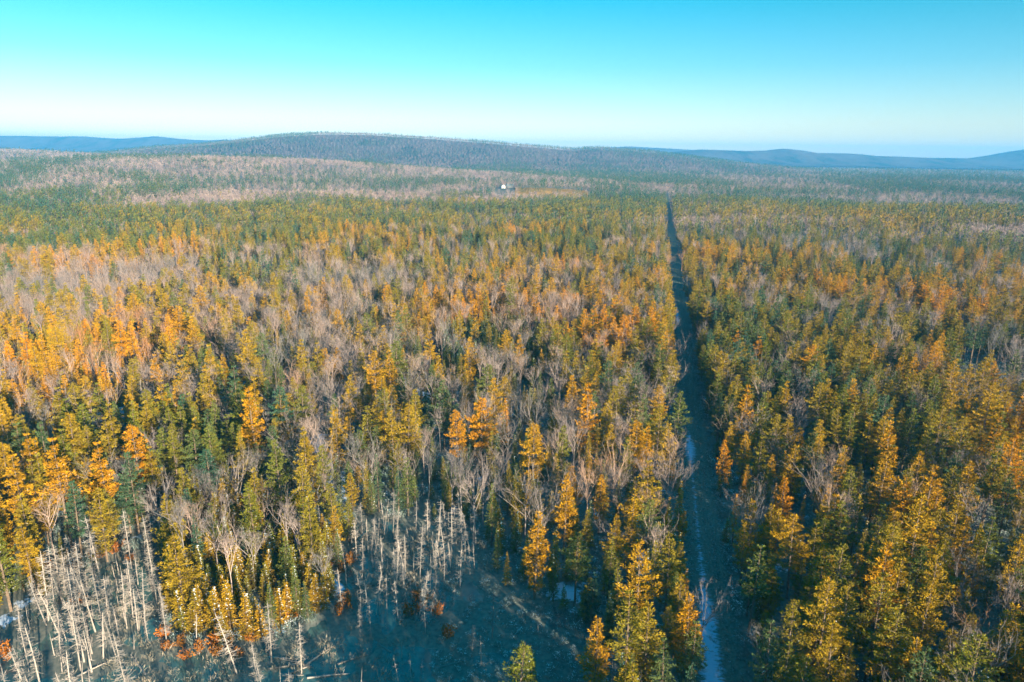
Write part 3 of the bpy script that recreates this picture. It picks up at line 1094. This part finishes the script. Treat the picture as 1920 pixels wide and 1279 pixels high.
LOOK = {
    'white_pine': ['broad tiered white pine', 'tall slim white pine', 'flat-topped open white pine', 'narrow dense white pine', 'high-crowned long-trunked white pine', 'stout full white pine', 'sparse ragged white pine', 'low-branched white pine'],
    'spruce': ['drooping spruce', 'slim pointed spruce', 'ragged wide spruce', 'dense low-branched spruce'],
    'young_fir': ['snow-dusted young fir', 'small snowy fir', 'full conical young fir', 'bushy little fir'],
    'bare_tree': ['spreading leafless tree', 'upright leafless tree', 'wide round leafless tree', 'narrow leafless tree', 'low-forking leafless tree', 'thin pole-like leafless tree', 'straight-stemmed leafless tree', 'bushy leafless tree'],
    'dead_tree': ['spiky dead conifer', 'densely twigged dead conifer', 'short dead conifer', 'tall spiky dead conifer', 'bare dead trunk', 'tilted stubby dead trunk', 'leaning dead conifer', 'broken dead stump'],
}
CATEGORY = {'white_pine': 'pine', 'spruce': 'spruce', 'young_fir': 'fir', 'bare_tree': 'bare tree', 'dead_tree': 'dead tree', 'shrub': 'shrub'}
GROUP = {'white_pine': 'white pines of the forest', 'spruce': 'spruces of the forest', 'young_fir': 'young firs of the forest', 'bare_tree': 'leafless hardwoods of the forest', 'dead_tree': 'dead standing trees', 'shrub': 'rusty shrubs by the swamp'}


def colour_word(kind, t):
    if kind == 'bare_tree':
        return 'grey' if t < 0.4 else ('beige' if t < 0.7 else 'reddish brown')
    if kind == 'dead_tree':
        return 'grey' if t < 0.5 else 'pale bleached'
    return 'dark green' if t < 0.25 else ('olive' if t < 0.6 else ('golden' if t < 0.85 else 'orange'))


def place_tree(kind, row, label=None):
    x, y, s, rot, tint, v = row
    H, parts = SHAPES[kind][int(v)]
    root = bpy.data.objects.new(kind, None)
    root.empty_display_size = 0.5
    COL.objects.link(root)
    z = float(land_z(np.array([x]), np.array([y]))[0])
    root.location = (x, y, max(z, -0.5) - 0.05)
    tl = 0.11 if kind == 'dead_tree' else 0.03
    root.rotation_euler = (random.gauss(0, tl * 0.6), random.gauss(0, tl * 0.6), rot)
    w = random.uniform(0.9, 1.12)
    root.scale = (s * w, s * w, s)
    if label is None:
        size = 'big ' if s > 0.95 else ('small ' if s < 0.62 else '')
        label = f"{size}{colour_word(kind, tint)} {LOOK[kind][int(v)]} {place_words(kind, x, y)} {neighbour_words(x, y)}"
        if len(label.split()) > 16:
            label = label.replace('next to', 'by')
        if len(label.split()) > 16:
            label = ' '.join(label.split()[:16])
    tag(root, label, CATEGORY[kind], GROUP[kind])
    for nm, me in parts:
        if nm == 'snow' and kind == 'white_pine' and random.random() < 0.4:
            continue
        o = bpy.data.objects.new(nm, me)
        COL.objects.link(o)
        o.parent = root
        o['tint'] = float(tint)
        if nm == 'snow':
            o['kind'] = 'stuff'
    return root


rest = {}
for kind in KINDS:
    p = pts[kind]
    vis, dz = in_view(p)
    key = np.where(vis, dz / p[:, 2], 1e9)
    order = np.argsort(key)
    n = int(min(300, vis.sum()))
    for i in order[:n]:
        place_tree(kind, p[i])
    rest[kind] = p[order[n:]]


# ------------------------------------------------------------------ the uncountable rest: one object for each kind
def join_parts(name, parts):
    """trunk and crown of one shape as a single mesh, for the scattered mass"""
    vs, fs, mi, sh, mats = [], [], [], [], []
    n = 0
    for nm, me in parts:
        nv = len(me.vertices)
        co = np.empty(nv * 3, np.float32)
        me.vertices.foreach_get('co', co)
        vs.append(co.reshape(-1, 3))
        fs += [tuple(i + n for i in q.vertices) for q in me.polygons]
        mt = me.materials[0]
        if mt not in mats:
            mats.append(mt)
        mi += [mats.index(mt)] * len(me.polygons)
        a = np.empty(len(me.polygons), np.float32)
        me.attributes['shade'].data.foreach_get('value', a)
        sh.append(a)
        n += nv
    out = bpy.data.meshes.new(name)
    out.from_pydata(np.concatenate(vs).tolist(), [], fs)
    for mt in mats:
        out.materials.append(mt)
    out.polygons.foreach_set('material_index', np.asarray(mi, np.int32))
    at = out.attributes.new('shade', 'FLOAT', 'FACE')
    at.data.foreach_set('value', np.concatenate(sh))
    out.update()
    return out


def mass(name, kind, P, label, tilt=0.0, zoff=-0.05):
    """points of one kind, each carrying a copy of one of the kind's shapes"""
    n = len(P)
    if not n:
        return
    z = land_z(P[:, 0], P[:, 1])
    z = np.maximum(z, -0.5) + zoff
    me = bpy.data.meshes.new(name)
    me.vertices.add(n)
    me.vertices.foreach_set('co', np.stack([P[:, 0], P[:, 1], z], 1).astype(np.float32).ravel())
    rot = np.stack([rng.normal(0, 0.03 + tilt, n), rng.normal(0, 0.03 + tilt, n), P[:, 3]], 1)
    w = rng.uniform(0.88, 1.14, n)
    sc = np.stack([P[:, 2] * w, P[:, 2] * w, P[:, 2]], 1)
    for nm, ty, dat in (('rot', 'FLOAT_VECTOR', rot), ('siz', 'FLOAT_VECTOR', sc), ('tint', 'FLOAT', P[:, 4]), ('variant', 'INT', P[:, 5])):
        at = me.attributes.new(nm, ty, 'POINT')
        if ty == 'FLOAT_VECTOR':
            at.data.foreach_set('vector', dat.astype(np.float32).ravel())
        else:
            at.data.foreach_set('value', dat.astype(np.int32 if ty == 'INT' else np.float32))
    o = mesh_object(name, me)
    tag(o, label, None, None, 'stuff')
    ng = bpy.data.node_groups.new(name, 'GeometryNodeTree')
    ng.interface.new_socket('Geometry', in_out='INPUT', socket_type='NodeSocketGeometry')
    ng.interface.new_socket('Geometry', in_out='OUTPUT', socket_type='NodeSocketGeometry')
    gi, go = node(ng, 'NodeGroupInput'), node(ng, 'NodeGroupOutput')
    jn = node(ng, 'GeometryNodeJoinGeometry')
    for i, (H, parts) in enumerate(SHAPES[kind]):
        src = bpy.data.objects.new(f'{name}_shape', join_parts(f'{name}_shape', parts))
        oi = node(ng, 'GeometryNodeObjectInfo')
        oi.inputs['Object'].default_value = src
        oi.inputs['As Instance'].default_value = False
        g2 = node(ng, 'GeometryNodeGeometryToInstance')
        ng.links.new(oi.outputs['Geometry'], g2.inputs[0])
        ng.links.new(g2.outputs[0], jn.inputs[0])
    ip = node(ng, 'GeometryNodeInstanceOnPoints')

    def named(a, ty):
        nd = node(ng, 'GeometryNodeInputNamedAttribute', data_type=ty)
        nd.inputs[0].default_value = a
        return nd.outputs[0]
    e2r = node(ng, 'FunctionNodeEulerToRotation')
    ng.links.new(named('rot', 'FLOAT_VECTOR'), e2r.inputs[0])
    ng.links.new(gi.outputs[0], ip.inputs['Points'])
    ng.links.new(jn.outputs[0], ip.inputs['Instance'])
    ip.inputs['Pick Instance'].default_value = True
    ng.links.new(named('variant', 'INT'), ip.inputs['Instance Index'])
    ng.links.new(e2r.outputs[0], ip.inputs['Rotation'])
    ng.links.new(named('siz', 'FLOAT_VECTOR'), ip.inputs['Scale'])
    ng.links.new(ip.outputs[0], go.inputs[0])
    md = o.modifiers.new('scatter', 'NODES')
    md.node_group = ng
    return o


for kind, nm, lb in (('white_pine', 'pine_forest', 'endless mass of white pines filling the forest farther off'),
                     ('spruce', 'spruce_forest', 'mass of narrow spruces mixed through the forest'),
                     ('young_fir', 'fir_forest', 'mass of young firs mixed through the forest'),
                     ('bare_tree', 'hardwood_forest', 'mass of leafless hardwoods mixed through the forest'),
                     ('dead_tree', 'dead_forest', 'scattered dead trunks mixed through the forest')):
    P = rest[kind]
    if kind in ('white_pine', 'bare_tree'):
        r = np.hypot(P[:, 0], P[:, 1])
        nearP, farP = P[r < 700], P[r >= 700]
        farP = farP.copy()
        farP[:, 5] = rng.integers(0, 3, len(farP))
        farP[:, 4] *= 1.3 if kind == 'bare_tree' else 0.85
        fk = 'far_pine' if kind == 'white_pine' else 'far_bare'
        far_pts[fk] = np.concatenate([far_pts[fk], farP])
        P = nearP
    mass(nm, kind, P, lb)
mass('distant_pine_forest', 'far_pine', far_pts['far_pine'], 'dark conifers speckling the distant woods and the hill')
mass('distant_hardwood_forest', 'far_bare', far_pts['far_bare'], 'lilac grey leafless woods stretching to the hill')

# undergrowth, swamp stubble
x, y = jitter_grid(-380, 380, 30, 380, 2.7, 0.5)
k = wedge(x, y, 30, 370) & (np.abs(track_d(x, y)) > 4.3) & ~(inside(POLY['SWAMP'], x, y) & ~inside(POLY['POINT'], x, y)) & ~inside(POLY['TARN'], x, y)
sn = np.ones(len(x))
for sx, sy, sr in SNOW_SPOTS:
    sn = np.minimum(sn, np.hypot(x - sx, (y - sy) * 0.7) / sr)
k &= (sn > 0.85) & (rng.random(len(x)) < 0.8)
x, y = x[k], y[k]
mass('undergrowth', 'brush', np.stack([x, y, rng.uniform(0.35, 1.15, len(x)), rng.uniform(0, 6.28, len(x)), np.clip(rng.normal(0.4, 0.28, len(x)), 0, 1), rng.integers(0, 4, len(x))], 1), 'low dark brush covering the forest floor')
x, y = jitter_grid(-126, 20, 70, 152, 1.4, 0.5)
k = inside(POLY['SWAMP'], x, y) & ~inside(POLY['POINT'], x, y)
mar = inside(POLY['MARSH'], x, y)
chan = (np.abs(x - (-13.5 + (y - 96) * 0.14 + 2 * np.sin(y / 6))) < 1.6) | (np.abs(x - (-6 + (y - 112) * 0.75)) < 1.1)
dens = np.where(mar, 0.0, np.clip(2.2 * (fbm(x, y, 12) - 0.33), 0.02, 0.8))
k1 = k & (rng.random(len(x)) < dens)
mass('swamp_stubble', 'stubble', np.stack([x[k1], y[k1], rng.uniform(0.35, 1.2, k1.sum()), rng.uniform(0, 6.28, k1.sum()), rng.random(k1.sum()), rng.integers(0, 3, k1.sum())], 1), 'bleached stalks and twigs poking out of the swamp water', 0.1, 0.15)
k2 = k & mar & ~chan & (rng.random(len(x)) < 0.85)
mass('marsh_brush', 'brush', np.stack([x[k2], y[k2], rng.uniform(0.25, 0.55, k2.sum()), rng.uniform(0, 6.28, k2.sum()), rng.uniform(0.2, 0.75, k2.sum()), rng.integers(0, 4, k2.sum())], 1), 'low sedge and brush growing in the open marsh', 0.1, 0.1)

gy = rng.uniform(70, 330, 5200)
gd = rng.uniform(-4.9, 5.2, 5200)
rut = np.abs(np.abs(gd - 2.1) - 0.85) < 0.38
k = ~rut & ~((np.abs(gd + 1.1) < 1.7) & (rng.random(5200) < 0.75)) | (np.abs(gd) > 4.4)
gy, gd = gy[k], gd[k]
n = len(gy)
mass('track_grass', 'brush', np.stack([track_x(gy) + gd / 0.9795, gy, rng.uniform(0.10, 0.26, n) + 0.25 * (np.abs(gd) > 4.3) * rng.random(n), rng.uniform(0, 6.28, n), rng.uniform(0.0, 0.6, n), rng.integers(0, 2, n)], 1), 'tufts of grass and low twigs growing on the track', 0.1, 0.15)

# ------------------------------------------------------------------ shrubs, fallen trunks
SHRUBS = [(-96, 126), (-92, 128), (-88, 130), (-81, 130), (-62, 106), (-58, 104), (-54, 102), (-51, 102), (-49, 103), (-46, 105), (-47, 101), (-38, 128), (-35, 126), (-34, 129), (-16, 117), (-14, 113), (-11, 107), (-17, 115), (-18, 118), (-96, 122), (-86, 100), (-83, 115), (-19, 113), (-42, 111), (-40, 112), (-31, 115), (-32, 113), (-60, 103), (-56, 101), (-52, 104), (-94, 130), (-85, 132), (-90, 126)]
for (x, y) in SHRUBS:
    pt = abs(x + 50) < 22
    place_tree('shrub', (x, y, random.uniform(0.95, 1.6), random.random() * 6.28, random.random(), random.randrange(3)),
               ('rusty orange shrub fringing the fir-covered point' if pt else 'rusty orange shrub among the dead trees of the swamp'))
xs, ys = jitter_grid(-46, -15, 256, 297, 2.6)
kk = inside(POLY['ORANGE'], xs, ys)
for x, y in zip(xs[kk], ys[kk]):
    place_tree('shrub', (x, y, random.uniform(0.7, 1.2), random.random() * 6.28, random.uniform(0.3, 1), random.randrange(3)), 'rusty orange shrub in the brushy clearing among firs')

log_meshes = []
for L in (5.0, 7.0, 3.5):
    lg, st = MB(), MB()
    lg.tube([(-L / 2, 0, 0), (0, random.uniform(-.1, .1), 0.05), (L / 2, 0, 0)], [0.17, 0.13, 0.05], 6, cap=True)
    for k in range(8):
        px = random.uniform(-0.2, 0.45) * L
        a = random.uniform(0, math.pi)
        st.tube([(px, 0, 0.03), (px + 0.3, math.cos(a) * random.uniform(0.4, 1.2), math.sin(a) * random.uniform(0.4, 1.1))], [0.035, 0.01], 3)
    log_meshes.append((lg.mesh('log_trunk', MAT['dead']), st.mesh('log_stubs', MAT['dead'])))
LOGS = [(-38, 99, 0.2), (-36.5, 100, -0.35), (-35, 98.5, 0.55), (-39, 101, -0.1), (-33, 101.5, 0.9), (-36, 97, 0.05), (-70, 98, 0.8), (-63, 99, 2.4), (-22, 104, 2.5), (-27, 101, 0.5), (-80, 108, 1.1), (-74, 104, 2.0), (-24, 121, 2.7), (-30, 97, 0.15), (-86, 95, 0.7), (-10, 100, 0.3)]
for i, (x, y, a) in enumerate(LOGS):
    r = bpy.data.objects.new('fallen_trunk', None)
    COL.objects.link(r)
    r.location = (x, y, -0.16)
    r.rotation_euler = (0, random.uniform(-0.05, 0.02), a)
    near_pt = -42 < x < -32
    tag(r, 'bleached fallen trunk in the tangle of driftwood off the fir point' if near_pt else 'bleached fallen trunk lying in the water among standing dead trees', 'fallen trunk', 'fallen trunks in the swamp')
    for nm, me in zip(('trunk', 'stubs'), log_meshes[i % 3]):
        o = bpy.data.objects.new(nm, me)
        COL.objects.link(o)
        o.parent = r
        o['tint'] = random.random()

# ------------------------------------------------------------------ the farm clearing and the mast
fm = plain('dry_grass', (0.40, 0.22, 0.07), var=0.25, scale=0.05)
fx, fy = np.meshgrid(np.linspace(2, 146, 30), np.linspace(1270, 1432, 30))
me = grid_mesh('field', fx, fy, ground_z(fx, fy) + 0.6)
me.materials.append(fm)
tag(mesh_object('field', me), 'tan hayfield in the clearing by the house', kind='structure')


def box(mb, x0, x1, y0, y1, z0, z1):
    mb.add([(x0, y0, z0), (x1, y0, z0), (x1, y1, z0), (x0, y1, z0), (x0, y0, z1), (x1, y0, z1), (x1, y1, z1), (x0, y1, z1)],
           [(0, 3, 2, 1), (4, 5, 6, 7), (0, 1, 5, 4), (1, 2, 6, 5), (2, 3, 7, 6), (3, 0, 4, 7)])


def house(name, loc, rz, w, d, h, rise, wall_col, roof_col, label, cat, wins):
    root = bpy.data.objects.new(name, None)
    COL.objects.link(root)
    root.location = (*loc, float(ground_z(np.array([loc[0]]), np.array([loc[1]]))[0]))
    root.rotation_euler = (0, 0, rz)
    tag(root, label, cat)
    wl = MB()
    wl.add([(-w, -d, -1), (w, -d, -1), (w, d, -1), (-w, d, -1), (-w, -d, h), (w, -d, h), (w, d, h), (-w, d, h), (0, -d, h + rise), (0, d, h + rise)],
           [(0, 1, 5, 8, 4), (1, 2, 6, 5), (2, 3, 7, 9, 6), (3, 0, 4, 7)])
    mesh_object('wall', wl.mesh(name + '_wall', plain(name + '_paint', wall_col)), root)
    rf = MB()
    for sg in (-1, 1):
        e, k_ = 0.5, rise / w
        a = [(0, -d - e, h + rise + 0.15), (sg * (w + e), -d - e, h - e * k_ + 0.15), (sg * (w + e), d + e, h - e * k_ + 0.15), (0, d + e, h + rise + 0.15)]
        rf.add(a + [(x_, y_, z_ + 0.25) for x_, y_, z_ in a], [(0, 1, 2, 3), (4, 7, 6, 5), (0, 4, 5, 1), (1, 5, 6, 2), (2, 6, 7, 3), (3, 7, 4, 0)])
    roof = mesh_object('roof', rf.mesh(name + '_roof', plain(name + '_shingle', roof_col)), root)
    ch = MB()
    box(ch, -0.5, 0.5, d * 0.4, d * 0.4 + 1, h + rise - 0.5, h + rise + 1.4)
    if cat == 'house':
        mesh_object('chimney', ch.mesh('chimney', plain('chimney_brick', (0.22, 0.1, 0.07))), roof)
    gl = plain(name + '_glass', (0.03, 0.04, 0.05), 0.1, diffuse=False)
    for (wx, wz) in wins:
        wb = MB()
        box(wb, wx - 0.55, wx + 0.55, -d - 0.06, -d + 0.05, wz - 0.8, wz + 0.8)
        mesh_object('window', wb.mesh('window', gl), root)
    db = MB()
    dw = 0.6 if cat == 'house' else 2.2
    box(db, -dw, dw, -d - 0.08, -d + 0.05, 0, 2.2 if cat == 'house' else 3.4)
    mesh_object('door', db.mesh('door', plain(name + '_door', (0.10, 0.07, 0.05))), root)


house('farm_house', HOUSE, 0.15, 4.0, 5.5, 4.6, 2.8, (0.62, 0.60, 0.58), (0.30, 0.31, 0.33), 'white gabled farm house beside the tan field', 'house', [(-2.8, 1.6), (2.8, 1.6), (-2.4, 4.4), (2.4, 4.4)])
house('barn', (-8.0, 1466.0), 1.45, 4.5, 6.5, 4.5, 3.6, (0.16, 0.17, 0.18), (0.17, 0.21, 0.23), 'grey barn with a pale metal roof behind the white house', 'barn', [(-4, 2.0), (4, 2.0)])

mast = bpy.data.objects.new('radio_mast', None)
COL.objects.link(mast)
mx_, my_ = -1170.0, 4500.0
mast.location = (mx_, my_, float(hill_z(np.array([mx_]), np.array([my_]))[0]))
tag(mast, 'thin lattice radio mast on top of the wooded hill', 'mast')
mm = plain('mast_steel', (0.35, 0.33, 0.32))
tw_, br_ = MB(), MB()
Hm = 68.0
for k in range(3):
    a = k * 2.094
    tw_.tube([(0.9 * math.cos(a), 0.9 * math.sin(a), -2), (0.6 * math.cos(a), 0.6 * math.sin(a), Hm)], [0.16, 0.12], 4)
for i in range(22):
    for k in range(3):
        a, b2 = k * 2.094, (k + 1) * 2.094
        br_.tube([(0.85 * math.cos(a), 0.85 * math.sin(a), i * 3.0), (0.85 * math.cos(b2), 0.85 * math.sin(b2), i * 3.0 + 3.0)], [0.08, 0.08], 3)
mesh_object('leg', tw_.mesh('mast_leg', mm), mast)
mesh_object('bracing', br_.mesh('mast_bracing', mm), mast)
an = MB()
an.tube([(0, 0, Hm - 1), (0, 0, Hm + 8)], [0.12, 0.05], 4)
mesh_object('antenna', an.mesh('mast_antenna', mm), mast)

# ------------------------------------------------------------------ haze
hz = MB()
box(hz, -12500, 12500, -12500, 12500, -60, 262)
hm = bpy.data.materials.new('blue_air')
hm.use_nodes = True
t = hm.node_tree
t.nodes.clear()
ho = node(t, 'ShaderNodeOutputMaterial')
pv = node(t, 'ShaderNodeVolumePrincipled')
pv.inputs['Color'].default_value = (0.10, 0.48, 1.0, 1)
pv.inputs['Density'].default_value = 0.000095
pv.inputs['Anisotropy'].default_value = 0.0
t.links.new(pv.outputs[0], ho.inputs['Volume'])
haze = mesh_object('haze', hz.mesh('haze', hm))
tag(haze, 'pale blue air that veils the distant hills', kind='stuff')
